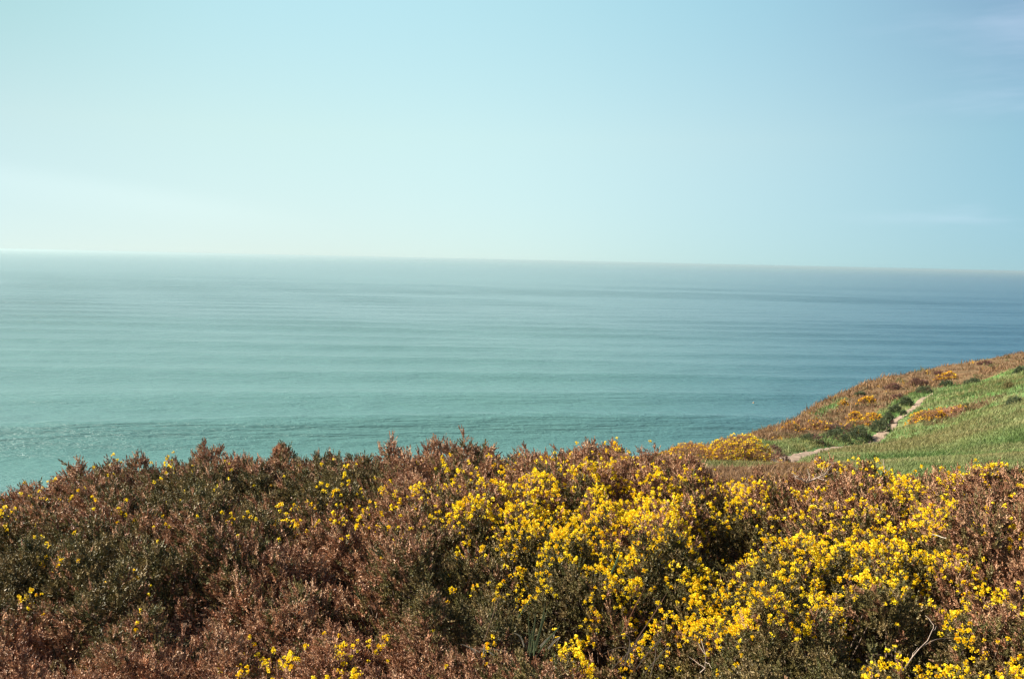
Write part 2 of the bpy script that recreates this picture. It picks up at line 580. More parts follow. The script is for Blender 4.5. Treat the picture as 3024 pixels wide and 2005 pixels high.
def land_mat():
    m, t = mat_new('land_surface')
    g = N(t, 'ShaderNodeNewGeometry'); P = g.outputs['Position']
    a = N(t, 'ShaderNodeAttribute', attribute_name='tone')
    s = N(t, 'ShaderNodeSeparateColor'); t.links.new(a.outputs['Color'], s.inputs[0])
    n1 = noise(t, P, 0.35, 5, 0.6); n2 = noise(t, P, 2.2, 5, 0.65); n3 = noise(t, P, 0.08, 3)
    heath = mixc(t, maprange(t, n1, 0.35, 0.65), (0.17, 0.10, 0.05), (0.12, 0.08, 0.04))
    heath = mixc(t, maprange(t, n2, 0.45, 0.75, 0, 0.5), heath, (0.20, 0.14, 0.06))
    gr = mixc(t, maprange(t, n1, 0.35, 0.65), (0.075, 0.15, 0.035), (0.12, 0.19, 0.065))
    gr = mixc(t, maprange(t, n3, 0.5, 0.7, 0, 0.5), gr, (0.20, 0.19, 0.09))
    gf = mathn(t, 'ADD', s.outputs[0], mathn(t, 'MULTIPLY', mathn(t, 'SUBTRACT', n2, 0.5), 0.9))
    c = mixc(t, maprange(t, gf, 0.35, 0.65), heath, gr)
    rock = mixc(t, n2, (0.16, 0.11, 0.08), (0.30, 0.24, 0.18))
    c = mixc(t, s.outputs[1], c, rock)
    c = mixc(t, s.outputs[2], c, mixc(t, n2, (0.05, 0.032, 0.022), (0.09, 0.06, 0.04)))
    p = N(t, 'ShaderNodeBsdfPrincipled'); t.links.new(c, p.inputs['Base Color'])
    p.inputs['Roughness'].default_value = 0.95; p.inputs['Specular IOR Level'].default_value = 0.1
    b = N(t, 'ShaderNodeBump'); b.inputs['Strength'].default_value = 0.8; b.inputs['Distance'].default_value = 0.25
    t.links.new(n2, b.inputs['Height']); t.links.new(b.outputs[0], p.inputs['Normal'])
    out = N(t, 'ShaderNodeOutputMaterial'); t.links.new(p.outputs[0], out.inputs[0])
    return m


V = np.stack([GXX, GYY, LZ], -1).reshape(-1, 3)
ny, nx = GXX.shape
i = (np.arange(ny - 1)[:, None] * nx + np.arange(nx - 1)[None]).ravel()
Fc = np.stack([i, i + 1, i + nx + 1, i + nx], -1)
rock = np.clip((ED - 9) / 8, 0, 1)
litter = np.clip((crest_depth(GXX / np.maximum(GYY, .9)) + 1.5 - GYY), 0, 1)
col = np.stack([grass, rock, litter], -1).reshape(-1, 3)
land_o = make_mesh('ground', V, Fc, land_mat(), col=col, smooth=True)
tag(land_o, 'cliff top land of brown heath and green turf above the sea', 'ground', kind='structure')


# ------------------------------------------------------------------ path
def path_mat():
    m, t = mat_new('trodden_earth')
    g = N(t, 'ShaderNodeNewGeometry'); P = g.outputs['Position']
    n1 = noise(t, P, 1.2, 5, 0.65); n2 = noise(t, P, 9.0, 4, 0.6)
    c = mixc(t, maprange(t, n1, 0.3, 0.7), (0.20, 0.135, 0.088), (0.30, 0.215, 0.150))
    c = mixc(t, maprange(t, n2, 0.55, 0.75, 0, 0.6), c, (0.25, 0.17, 0.12))
    p = N(t, 'ShaderNodeBsdfPrincipled'); t.links.new(c, p.inputs['Base Color']); p.inputs['Roughness'].default_value = 0.95
    b = N(t, 'ShaderNodeBump'); b.inputs['Distance'].default_value = 0.05; t.links.new(n2, b.inputs['Height']); t.links.new(b.outputs[0], p.inputs['Normal'])
    out = N(t, 'ShaderNodeOutputMaterial'); t.links.new(p.outputs[0], out.inputs[0])
    return m


def build_path():
    P = smooth_line(PATHS[::2], 6)
    T = np.gradient(P, axis=0); T /= np.linalg.norm(T, axis=1, keepdims=True) + 1e-9
    Nn = np.stack([-T[:, 1], T[:, 0]], -1)
    k = 9
    V = []
    for i, (p, n) in enumerate(zip(P, Nn)):
        wd = 0.32 + 0.14 * (fnoise(p[0], p[1], 0.5, 3, 3) - .5) * 2
        if p[1] > 88: wd *= max(0.12, 1 - (p[1] - 88) / 10)
        for j in range(k):
            u = j / (k - 1) * 2 - 1
            jit = 0.10 * (vnoise(p[0], p[1], 2.3, j if j in (0, k - 1) else 50) - .5) * 2
            q = p + n * (u * wd + jit)
            V.append((q[0], q[1], float(land(q[0], q[1])) + 0.035 + 0.02 * (1 - u * u) - (0.05 if abs(u) == 1 else 0)))
    V = np.array(V); n = len(P)
    i = (np.arange(n - 1)[:, None] * k + np.arange(k - 1)[None]).ravel()
    Fc = np.stack([i, i + k, i + k + 1, i + 1], -1)
    o = make_mesh('path', V, Fc, path_mat(), smooth=True)
    tag(o, 'narrow bare earth footpath winding up the headland', 'path', kind='structure')


build_path()

# ------------------------------------------------------------------ plant templates (unit ~ metres)
def spine_shoot(L, n, slen, swid, rg, taper=True, base=None, axis=(0, 0, 1), bend=0.0):
    """a gorse shoot: spines standing off an axis all round, shorter towards the tip"""
    axis = np.array(axis, float); axis /= np.linalg.norm(axis)
    base = np.zeros(3) if base is None else np.array(base, float)
    V, Fs = [], []
    a0 = rg.random() * 6.28
    side = np.cross(axis, (0.3, 0.9, 0.1)); side /= np.linalg.norm(side)
    up2 = np.cross(axis, side)
    for i in range(n):
        t = (i + 0.3) / n
        an = a0 + i * 2.4
        rad = math.cos(an) * side + math.sin(an) * up2
        ln = slen * ((1.15 - 0.75 * t) if taper else 1) * rg.uniform(0.75, 1.25)
        p = base + axis * L * t + side * bend * t * t
        dirn = rad * rg.uniform(0.75, 1.0) + axis * rg.uniform(0.45, 0.95) * (1 + t)
        dirn /= np.linalg.norm(dirn)
        tw = np.cross(dirn, rad + rg.normal(size=3) * 0.5); tw /= np.linalg.norm(tw)
        wv = tw * swid * 0.5
        k = len(V)
        V += [p - wv, p + wv, p + dirn * ln]
        Fs.append((k, k + 1, k + 2))
    k = len(V)      # leading point
    tip = base + axis * L * 1.08 + side * bend
    q = base + axis * L * 0.75 + side * bend * .56
    V += [q - side * swid * .5, q + side * swid * .5, tip]; Fs.append((k, k + 1, k + 2))
    return np.array(V), np.array(Fs)


def cluster_t(seed, nsh, L, nsp, slen, swid, spread):
    rg = np.random.default_rng(seed)
    parts = []
    for i in range(nsh):
        if i == 0:
            ax = (0, 0, 1); b = (0, 0, 0); l = L
        else:
            an = i * 2.4 + rg.random(); e = rg.uniform(0.5, 1.0) * spread
            ax = (math.cos(an) * e, math.sin(an) * e, 1); b = (0, 0, L * rg.uniform(0.0, 0.45)); l = L * rg.uniform(0.4, 0.75)
        v, f = spine_shoot(l, nsp if i == 0 else max(5, int(nsp * 0.6)), slen, swid, rg, base=b, axis=ax, bend=rg.uniform(-.01, .01))
        parts.append((v, f, None))
    v, f, _ = join(parts)
    return v, f


CL_NEAR = [cluster_t(s, 4, 0.085, 24, 0.020, 0.0088, 0.8) for s in range(5)]
CL_MID = [cluster_t(20 + s, 3, 0.115, 17, 0.026, 0.0135, 0.75) for s in range(5)]
CL_FAR = [cluster_t(40 + s, 4, 0.16, 6, 0.05, 0.022, 1.0) for s in range(4)]
SPIRE = [cluster_t(60 + s, 4, 0.25, 46, 0.032, 0.011, 0.35) for s in range(4)]


def flower_head(seed, n, R=0.013, L=0.04, size=0.012):
    """a rounded head of small pea flowers gathered round a shoot tip: an upright standard petal over a folded keel"""
    rg = np.random.default_rng(seed); V, Fs, C = [], [], []
    for i in range(n):
        t = (i + 0.5) / n; an = i * 2.4 + rg.random() * .6
        rad = np.array([math.cos(an), math.sin(an), 0.0])
        p = rad * R * rg.uniform(0.6, 1.1) * (1.15 - 0.6 * t) + np.array([0, 0, L * (0.1 + t * 0.8)])
        d = rad * (1.25 - t) + np.array([0, 0, rg.uniform(0.0, .6) + t * .9]) + rg.normal(size=3) * .25; d /= np.linalg.norm(d)
        s = np.cross(d, (0, 0, 1)); s /= np.linalg.norm(s) + 1e-6
        u = np.cross(s, d)
        z = size * rg.uniform(0.8, 1.25); k = len(V)
        V += [p, p + d * z * .35 + s * z * .55 + u * z * .1, p + d * z * .95 + s * z * .50 + u * z * .55, p + d * z * 1.05 + u * z * .8,
              p + d * z * .95 - s * z * .50 + u * z * .55, p + d * z * .35 - s * z * .55 + u * z * .1,
              p + d * z * 1.15 - u * z * .1 + s * z * .22, p + d * z * 1.15 - u * z * .1 - s * z * .22, p + d * z * .5 - u * z * .4]
        Fs += [(k, k + 1, k + 2), (k, k + 2, k + 3), (k, k + 3, k + 4), (k, k + 4, k + 5), (k, k + 8, k + 6), (k, k + 7, k + 8), (k + 6, k + 8, k + 7), (k, k + 6, k + 7)]
        c = np.array([1, 1, 1.0]) * rg.uniform(0.9, 1.08)
        if rg.random() < 0.07: c = c * np.array([1.0, 0.72, 0.6])
        C += [c] * 9
    return np.array(V), np.array(Fs), np.array(C)


FL_NEAR = [flower_head(s, 10) for s in range(4)] + [flower_head(9 + s, 6, 0.012, 0.02) for s in range(2)]
FL_MID = [flower_head(30 + s, 7, 0.013, 0.035, 0.0145) for s in range(4)]
FL_FAR = [flower_head(50 + s, 4, 0.04, 0.06, 0.038) for s in range(3)]

GREEN_C = np.array([(0.125, 0.105, 0.030), (0.165, 0.128, 0.040), (0.088, 0.085, 0.024), (0.23, 0.165, 0.065)])
BROWN_C = np.array([(0.35, 0.170, 0.090), (0.42, 0.220, 0.120), (0.25, 0.115, 0.064), (0.50, 0.30, 0.17)])
YEL = np.array([(0.90, 0.655, 0.010), (0.92, 0.71, 0.03), (0.86, 0.55, 0.006), (0.90, 0.69, 0.02)])


TONE = 0.98


def pick(C, k, rg, jit=0.18):
    c = C[rg.integers(0, len(C), k)]
    return c * (1 + rg.uniform(-jit, jit, (k, 1))) * TONE


# ------------------------------------------------------------------ foreground canopy raster
BLOOM = np.array([
    [0, 2, 3, 0, 0, 0, 0, 1, 0, 1, 1, 0, 1, 5, 0, 1],
    [1, 1, 1, 1, 1, 2, 3, 4, 6, 8, 4, 5, 2, 3, 3, 3],
    [2, 1, 1, 1, 2, 4, 4, 7, 9, 9, 8, 5, 8, 7, 5, 3],
    [2, 1, 1, 0, 1, 1, 1, 3, 6, 8, 6, 3, 7, 7, 6, 2],
    [3, 2, 1, 0, 0, 0, 1, 3, 4, 6, 7, 6, 6, 6, 5, 3],
    [2, 2, 1, 0, 0, 0, 0, 1, 2, 3, 9, 9, 6, 4, 4, 4],
    [0, 0, 0, 2, 3, 3, 0, 1, 2, 4, 4, 2, 2, 3, 4, 5]], float)
GREENM = np.array([
    [1, 2, 5, 1, 5, 7, 1, 4, 1, 0, 1, 1, 1, 2, 1, 1],
    [2, 4, 7, 8, 8, 8, 3, 4, 3, 3, 2, 3, 2, 3, 2, 2],
    [6, 5, 4, 3, 3, 3, 4, 6, 6, 5, 4, 7, 5, 5, 3, 3],
    [7, 8, 7, 3, 2, 3, 6, 8, 7, 7, 7, 7, 6, 7, 6, 2],
    [8, 8, 6, 2, 1, 2, 7, 9, 8, 7, 7, 7, 7, 7, 6, 2],
    [3, 7, 3, 1, 1, 1, 4, 8, 8, 6, 6, 6, 7, 7, 5, 3],
    [1, 2, 1, 2, 3, 1, 1, 4, 5, 4, 7, 8, 8, 8, 5, 4]], float)


def canopy_xy(px, py):
    """where a foreground pixel meets the mean top of the thicket"""
    Ys = np.linspace(1.5, 11.9, 800)
    p = at(np.full(800, float(px)), np.full(800, float(py)), Ys)
    under = p[:, 2] < canopy_target(p[:, 0], p[:, 1]) + CAMZ
    k = np.argmax(~under & np.r_[under[1:], False]) if (~under & np.r_[under[1:], False]).any() else 799
    return p[k, :2]


FX0, FX1, FY0, FY1, FS = -9.5, 9.5, 2.6, 12.9, 0.03
fx = np.arange(FX0, FX1 + .001, FS); fy = np.arange(FY0, FY1 + .001, FS)
FXX, FYY = np.meshgrid(fx, fy)
fg_ground = bil(LZ, FXX, FYY, GX0, GY0, GS)
CAN = 0.30 + 0.12 * fnoise(FXX, FYY, 1.5, 3, 2)
g2 = np.random.default_rng(11)
PITS = [canopy_xy(*p) + (p[2] if len(p) > 2 else 0) for p in []]
PIT_PX = [(345, 577, .22), (262, 610, .20), (140, 588, .25), (205, 565, .16), (790, 512, .42), (745, 516, .34), (835, 517, .25), (612, 612, .28), (655, 640, .2),
          (575, 590, .15), (890, 612, .2), (960, 640, .25), (660, 590, .15), (60, 610, .18), (700, 545, .15), (345, 540, .12), (930, 560, .15),
          (640, 655, .12), (480, 640, .10), (1010, 560, .2)]
PITW = [(canopy_xy(a, b), r) for a, b, r in PIT_PX]
y = 2.4
while y < 12.8:
    step = 0.50
    x = -9.3 + g2.random() * step
    while x < 9.3:
        cx_, cy_ = x + g2.uniform(-.2, .2), y + g2.uniform(-.2, .2)
        x += step
        if abs(cx_) > 0.66 * cy_ + 2.2: continue
        Rr = g2.uniform(0.26, 0.44); hh = g2.uniform(0.24, 0.44)
        for (c, r) in PITW:
            dd = math.hypot(cx_ - c[0], cy_ - c[1])
            if dd < r + 0.25: hh *= 0.25 if dd < r else 0.6
        i0, i1 = int((cx_ - Rr - FX0) / FS), int((cx_ + Rr - FX0) / FS) + 2
        j0, j1 = int((cy_ - Rr - FY0) / FS), int((cy_ + Rr - FY0) / FS) + 2
        i0, j0 = max(i0, 0), max(j0, 0)
        if i1 <= i0 or j1 <= j0: continue
        sx, sy = FXX[j0:j1, i0:i1], FYY[j0:j1, i0:i1]
        q = np.clip(1 - ((sx - cx_) ** 2 + (sy - cy_) ** 2) / Rr ** 2, 0, 1)
        CAN[j0:j1, i0:i1] = np.maximum(CAN[j0:j1, i0:i1], 0.36 + hh * q ** 0.6)
    y += step
for (c, r) in PITW:
    dd = np.hypot(FXX - c[0], FYY - c[1])
    CAN -= 0.40 * np.exp(-(dd / r) ** 2)
CAN += 0.16 * (fnoise(FXX, FYY, 1 / 1.1, 2, 8) - .5) + 0.44 * (fnoise(FXX, FYY, 1 / .21, 2, 18) - .5) + 0.16 * (fnoise(FXX, FYY, 1 / .10, 1, 28) - .5)
_a = FXX / FYY
taper = np.clip(1 - (FYY - crest_depth(_a) - .1) / 1.5, 0.12, 1)
CANZ = canopy_target(FXX, FYY) + CAMZ + CAN - 0.73
CANZ = fg_ground + np.maximum(CANZ - fg_ground, 0.08) * taper
gzx = np.gradient(blur(CANZ, 3), FS, axis=1); gzy = np.gradient(blur(CANZ, 3), FS, axis=0)

# bushes of the thicket: pixel of the middle, label
SEEDS = [
    (30, 487, 'low rusty brown gorse at the left end of the skyline above the sea'),
    (108, 472, 'brown gorse with a thin line of orange flowers on the left shoulder of the skyline'),
    (175, 466, 'dark green gorse with yellow flowers and a dark leaning spire on the skyline at left'),
    (232, 460, 'reddish brown gorse of upright spires just left of the small round bush'),
    (335, 465, 'dark green flowerless gorse on the skyline just right of the small round bush'),
    (412, 458, 'brown gorse with the tallest separate spires on the skyline, left of centre'),
    (490, 452, 'brown gorse carrying a few yellow flowers on the skyline at centre'),
    (585, 450, 'wide pinkish brown flowerless gorse on the skyline right of centre'),
    (668, 462, 'maroon brown gorse on the skyline just left of the domed flowering bush'),
    (735, 480, 'pinkish brown gorse in front of the grassy bank beside the path'),
    (800, 484, 'brown gorse around the foot of the pale bare branches'),
    (862, 470, 'rounded brown gorse topped with yellow flowers directly below the green slope'),
    (945, 475, 'brown gorse with scattered flowers at the foot of the green slope'),
    (1010, 478, 'dark reddish brown gorse at the right edge below the green slope'),
    (30, 520, 'brown gorse with a loose group of yellow flowers at the left edge'),
    (110, 512, 'brown and green gorse with a few single flowers, second from left below the skyline'),
    (210, 502, 'dark green gorse below the dark leaning spire and the reddish spires'),
    (300, 500, 'dark green gorse with two or three flowers below the small round bush'),
    (375, 510, 'brown and green gorse with one bright knot of yellow flowers left of the blooming thicket'),
    (450, 500, 'brown gorse with a few yellow flowers at the upper left of the blooming thicket'),
    (535, 500, 'gorse with rows of yellow flowers in the upper middle of the blooming thicket'),
    (615, 490, 'gorse solid with yellow bloom at the top of the blooming thicket'),
    (700, 500, 'yellow blooming gorse left of the long black hollow'),
    (775, 535, 'gorse in bloom in front of the long black hollow'),
    (865, 515, 'brown gorse with many yellow flowers below the rounded flowering bush'),
    (960, 520, 'pinkish brown gorse with thin yellow bloom near the right edge, under the green slope'),
    (35, 580, 'dark green gorse with scattered yellow flowers at the left edge, halfway down the thicket'),
    (125, 570, 'very dark green gorse with deep black gaps, left'),
    (225, 560, 'brown gorse between the very dark green one and the brown middle of the left half'),
    (320, 565, 'brown gorse beside a small black hollow, left of centre'),
    (420, 560, 'green and brown gorse with a handful of yellow flowers left of the solid bloom'),
    (520, 550, 'gorse covered with yellow bloom in the middle of the picture'),
    (610, 555, 'gorse with the widest solid yellow bloom, right of the middle'),
    (700, 565, 'dark green gorse with yellow tips under the solid yellow bloom'),
    (800, 575, 'gorse speckled with yellow bloom, two bushes in from the right edge'),
    (895, 580, 'gorse with separate upright yellow flower heads near the right edge'),
    (990, 585, 'dark maroon gorse almost without flowers at the right edge'),
    (50, 645, 'dark maroon brown gorse in the bottom left corner'),
    (170, 640, 'brown gorse along the bottom, right of the dark bottom left corner'),
    (290, 645, 'brown gorse with a few yellow flowers on the bottom edge, left'),
    (400, 650, 'pale pinkish brown feathery gorse at the bottom, left of the grass tuft'),
    (490, 610, 'dark green gorse with a few flowers behind the green grass tuft'),
    (575, 650, 'green and brown gorse with small flowers around the green grass tuft'),
    (655, 665, 'green brown gorse at the bottom edge right of the long dry stalks'),
    (715, 615, 'gorse with a bright yellow bank of bloom at the lower right'),
    (800, 645, 'dark olive gorse below the bright yellow bank of bloom'),
    (895, 640, 'dark green gorse with a few flower heads at the bottom right'),
    (1000, 655, 'gorse with yellow flowers in the bottom right corner'),
]
SXY = np.array([canopy_xy(a, b) for a, b, _ in SEEDS])


def fsamp(A, x, y):
    return bil(A, x, y, FX0, FY0, FS)


def map_at(Mp, px, py):
    u = np.clip((px - 32) / 64, 0, 14.999); v = np.clip((py - 455) / 35, 0, 5.999)
    i = u.astype(int); j = v.astype(int); a = u - i; b = v - j
    return ((Mp[j, i] * (1 - a) + Mp[j, i + 1] * a) * (1 - b) + (Mp[j + 1, i] * (1 - a) + Mp[j + 1, i + 1] * a) * b) / 9


# sample sprig positions over the whole thicket, density falling with distance
def sample(density, ymax=12.6, thin=0.0):
    n = int(density * (FX1 - FX0) * (ymax - FY0))
    x = rng.uniform(FX0, FX1, n); y = rng.uniform(FY0 + .1, ymax, n)
    k = np.abs(x) < 0.62 * y + 1.4
    x, y = x[k], y[k]
    sl = np.sqrt(1 + fsamp(gzx, x, y) ** 2 + fsamp(gzy, x, y) ** 2)
    k = rng.random(len(x)) < np.clip(sl / 2.2, 0, 1) * (1 - thin * np.clip((y - 4) / 8, 0, 1))
    return x[k], y[k]


def owner(x, y):
    wx = x + 0.25 * (fnoise(x, y, 1.3, 2, 41) - .5) * 2; wy = y + 0.25 * (fnoise(x, y, 1.3, 2, 47) - .5) * 2
    o = np.empty(len(x), int)
    for i in range(0, len(x), 50000):
        d = (wx[i:i + 50000, None] - SXY[None, :, 0]) ** 2 + ((wy[i:i + 50000, None] - SXY[None, :, 1])) ** 2
        o[i:i + 50000] = d.argmin(1)
    return o


LEAN = np.array([-0.22, 0.05, 0.0])
layers = []
for (dens, dz, sz) in ((1050, 0.0, .84), (380, -0.09, .92), (150, -0.20, 1.1), (90, -0.34, 1.3)):
    x, y = sample(dens, thin=0.35)
    z = fsamp(CANZ, x, y) + dz + rng.normal(0, 0.032, len(x))
    k = z > fsamp(fg_ground, x, y) - 0.02
    layers.append((x[k], y[k], z[k], np.full(k.sum(), sz), np.full(k.sum(), dz)))
SX, SY, SZ, SS, SD = [np.concatenate(a) for a in zip(*layers)]
PXs, PYs = proj(np.stack([SX, SY, SZ], -1))
gmap = map_at(GREENM, PXs, PYs)
patch = fnoise(SX, SY, 1 / 0.45, 3, 51)
dryf = (gmap * 1.0 + 0.02 + 0.9 * (patch - .5)) < rng.uniform(0.12, 0.82, len(SX))   # True = brown
OWN = owner(SX, SY)
nrm = np.stack([-fsamp(gzx, SX, SY), -fsamp(gzy, SX, SY), np.ones(len(SX))], -1)
nrm /= np.linalg.norm(nrm, axis=1, keepdims=True)
DIR = nrm * 0.8 + np.array([0, 0, 0.55]) + LEAN + rng.normal(0, 0.28, (len(SX), 3))
COLS = np.where(dryf[:, None], pick(BROWN_C, len(SX), rng), pick(GREEN_C, len(SX), rng))
mix_ = rng.random((len(SX), 1)) * 0.35
COLS = COLS * (1 - mix_) + np.array([0.17, 0.11, 0.06]) * mix_

# flower heads
x, y = sample(3300, thin=0.15)
z = fsamp(CANZ, x, y)
px_, py_ = proj(np.stack([x, y, z], -1))
b = map_at(BLOOM, px_, py_)
cl = fnoise(x, y, 1 / 0.30, 3, 71)
cl2 = fnoise(x, y, 1 / 0.15, 2, 75)
prob = np.clip((b * 1.0 + (cl - 0.5) * 0.9 + (cl2 - .5) * 1.5 - 0.33) * 1.5, 0, 1) * np.clip(b * 3, 0, 1) * 0.39 * np.clip((7.0 / y) ** .9, .6, 1.6)
k = rng.random(len(x)) < prob
x, y, z = x[k], y[k], z[k]
nF = np.stack([-fsamp(gzx, x, y), -fsamp(gzy, x, y), np.ones(len(x))], -1); nF /= np.linalg.norm(nF, axis=1, keepdims=True)
FD = nF + np.array([0, 0, .45]) + LEAN * .6 + rng.normal(0, .3, nF.shape)
FP = np.stack([x, y, z + rng.uniform(0.035, 0.09, len(x))], -1)
FOWN = owner(x, y)
FCOL = pick(YEL, len(x), rng, 0.08)
FSZ = rng.uniform(0.75, 1.2, len(x)) * np.clip(.47 + y * .038, .62, .88)

# spires along the crest
spx = [(168, 457, 1.0, -.55), (173, 450, 1.15, -.35), (160, 460, .9, -.7), (176, 452, 1.0, -.2), (205, 452, 1.1, -.15), (214, 451, 1., 0), (222, 452, 1, -.1), (236, 451, 1.05, .0), (243, 452, 1, .1), (252, 453, 1, .1), (262, 454, 1, .15), (198, 456, .9, -.3),
       (390, 446, 1.2, 0), (393, 449, 1, -.1), (407, 446, 1.2, -.1), (420, 449, 1.1, -.3), (430, 451, .9, -.2), (445, 449, 1, 0), (455, 446, 1, -.3), (465, 442, 1.1, 0), (475, 444, 1, -.2), (485, 445, .9, .1), (380, 452, .9, -.2),
       (500, 446, .9, -.1), (575, 441, .9, 0), (585, 440, .9, .1), (600, 442, .8, -.1), (612, 443, .9, .1), (640, 447, .8, 0), (657, 449, .8, .1),
       (345, 456, .8, -.3), (355, 454, .8, .1), (365, 455, .8, .2), (960, 466, .9, 0), (1010, 462, 1, .1), (985, 468, .9, -.1), (560, 444, .8, .1), (145, 466, .8, -.3), (60, 482, .7, -.2)]
SPP, SPD, SPS, SPO, SPC = [], [], [], [], []
for (a, b_, s_, ln) in spx:
    Y0 = 10.6 if a < 700 else 8.9
    for kx in range(2):
        a2 = a + rng.normal(0, 2.5) * (kx > 0)
        Yq = Y0 + rng.uniform(-.5, .3)
        p = at(a2, b_ + 8, Yq)
        zc = float(fsamp(CANZ, p[0], p[1]))
        p[2] = min(max(zc - 0.04, p[2] - 0.12), zc + 0.05)
        SPP.append(p); SPD.append((ln + rng.normal(0, .1), rng.normal(0, .12), 1.0)); SPS.append(s_ * rng.uniform(.55, .85))
        SPC.append(BROWN_C[rng.integers(0, 4)] if not (150 < a < 180) else BROWN_C[2] * .8)
# scattered spires elsewhere
x, y = sample(34, thin=0.0)
z = fsamp(CANZ, x, y)
for a in range(len(x)):
    SPP.append(np.array((x[a], y[a], z[a] - .05))); SPD.append((rng.normal(-.45, .3), rng.normal(0, .3), 1.0)); SPS.append(rng.uniform(.42, .72))
    pq = proj(np.array([(x[a], y[a], z[a])]))
    SPC.append((GREEN_C if rng.random() < map_at(GREENM, *pq)[0] * .9 else BROWN_C)[rng.integers(0, 4)])
SPP, SPD, SPS, SPC = np.array(SPP), np.array(SPD), np.array(SPS), np.array(SPC)
SPO = owner(SPP[:, 0], SPP[:, 1])

FG_GROUP = 'gorse bushes of the foreground thicket'
dist = np.hypot(SX, SY)


def stems_mesh(cx, cy, r, n, rg):
    """crooked woody stems rising through a bush"""
    parts = []
    for i in range(n):
        a = rg.random() * 6.28; q = rg.random() ** .5 * r
        x0, y0 = cx + math.cos(a) * q * .5, cy + math.sin(a) * q * .5
        x1, y1 = cx + math.cos(a) * q, cy + math.sin(a) * q
        z0 = float(land(x0, y0)) - .05; z1 = float(fsamp(CANZ, x1, y1)) - .16
        P = np.array([(x0, y0, z0), (x0 * .6 + x1 * .4 + rg.normal(0, .04), y0 * .6 + y1 * .4 + rg.normal(0, .04), z0 * .5 + z1 * .5), (x1, y1, z1)])
        parts.append(tube(P, np.array([.012, .009, .004]), rg))
    return join(parts)


def tube(P, Rd, rg, k=5, col=(0.15, 0.105, 0.075)):
    P = np.asarray(P, float); n = len(P)
    T = np.gradient(P, axis=0); T /= np.linalg.norm(T, axis=1, keepdims=True) + 1e-9
    ref = np.array([0.31, 0.17, 0.93]); V = []
    for i in range(n):
        a = np.cross(T[i], ref); a /= np.linalg.norm(a) + 1e-9; b = np.cross(T[i], a)
        for j in range(k):
            an = j / k * 6.283
            V.append(P[i] + (math.cos(an) * a + math.sin(an) * b) * Rd[i])
    Fs = []
    for i in range(n - 1):
        for j in range(k):
            q = i * k + j; q2 = i * k + (j + 1) % k
            Fs += [(q, q2, q2 + k), (q, q2 + k, q + k)]
    V = np.array(V)
    return V, np.array(Fs), np.tile(np.array(col) * rg.uniform(.8, 1.15), (len(V), 1))


for bi, (spx_, spy_, label) in enumerate(SEEDS):
    idx = np.where(OWN == bi)[0]
    base = (SXY[bi, 0], SXY[bi, 1], float(land(*SXY[bi])))
    root = empty('gorse_bush', base)
    tag(root, label, 'gorse bush', FG_GROUP)
    rb = np.array(base)
    parts = []
    near = dist[idx] < 6.2
    for sel, TT in ((idx[near], CL_NEAR), (idx[~near], CL_MID)):
        if len(sel) == 0: continue
        t = rng.integers(0, len(TT), len(sel))
        for q in range(len(TT)):
            s = sel[t == q]
            if len(s) == 0: continue
            X_, Y_, Z_ = frames(DIR[s], rng)
            P = np.stack([SX[s], SY[s], SZ[s]], -1) - Z_ * 0.06 - rb
            parts.append(inst(TT[q][0], TT[q][1], P, X_, Y_, Z_, SS[s] * rng.uniform(.8, 1.4, len(s)), None, COLS[s]))
    s = np.where(SPO == bi)[0]
    if len(s):
        t = rng.integers(0, len(SPIRE), len(s))
        for q in range(len(SPIRE)):
            s2 = s[t == q]
            if len(s2) == 0: continue
            X_, Y_, Z_ = frames(SPD[s2], rng)
            parts.append(inst(SPIRE[q][0], SPIRE[q][1], SPP[s2] - rb, X_, Y_, Z_, SPS[s2], None, SPC[s2]))
    v, f, c = join(parts)
    make_mesh('shoots', v, f, M_SHOOT, root, c)
    s = np.where(FOWN == bi)[0]
    if len(s) > 3:
        parts = []
        TT = FL_NEAR if SXY[bi, 1] < 7 else FL_MID
        t = rng.integers(0, len(TT), len(s))
        for q in range(len(TT)):
            s2 = s[t == q]
            if len(s2) == 0: continue
            X_, Y_, Z_ = frames(FD[s2], rng)
            parts.append(inst(TT[q][0], TT[q][1], FP[s2] - rb, X_, Y_, Z_, FSZ[s2], TT[q][2], FCOL[s2]))
        v, f, c = join(parts)
        make_mesh('blossom', v, f, M_BLOOM, root, c)
    v, f, c = stems_mesh(base[0], base[1], 0.55, 26, rng)
    make_mesh('stems', v - rb, f, M_WOOD, root, c)
print('foreground', len(SX), 'sprigs', len(FP), 'heads', round(time.time() - T0, 1))


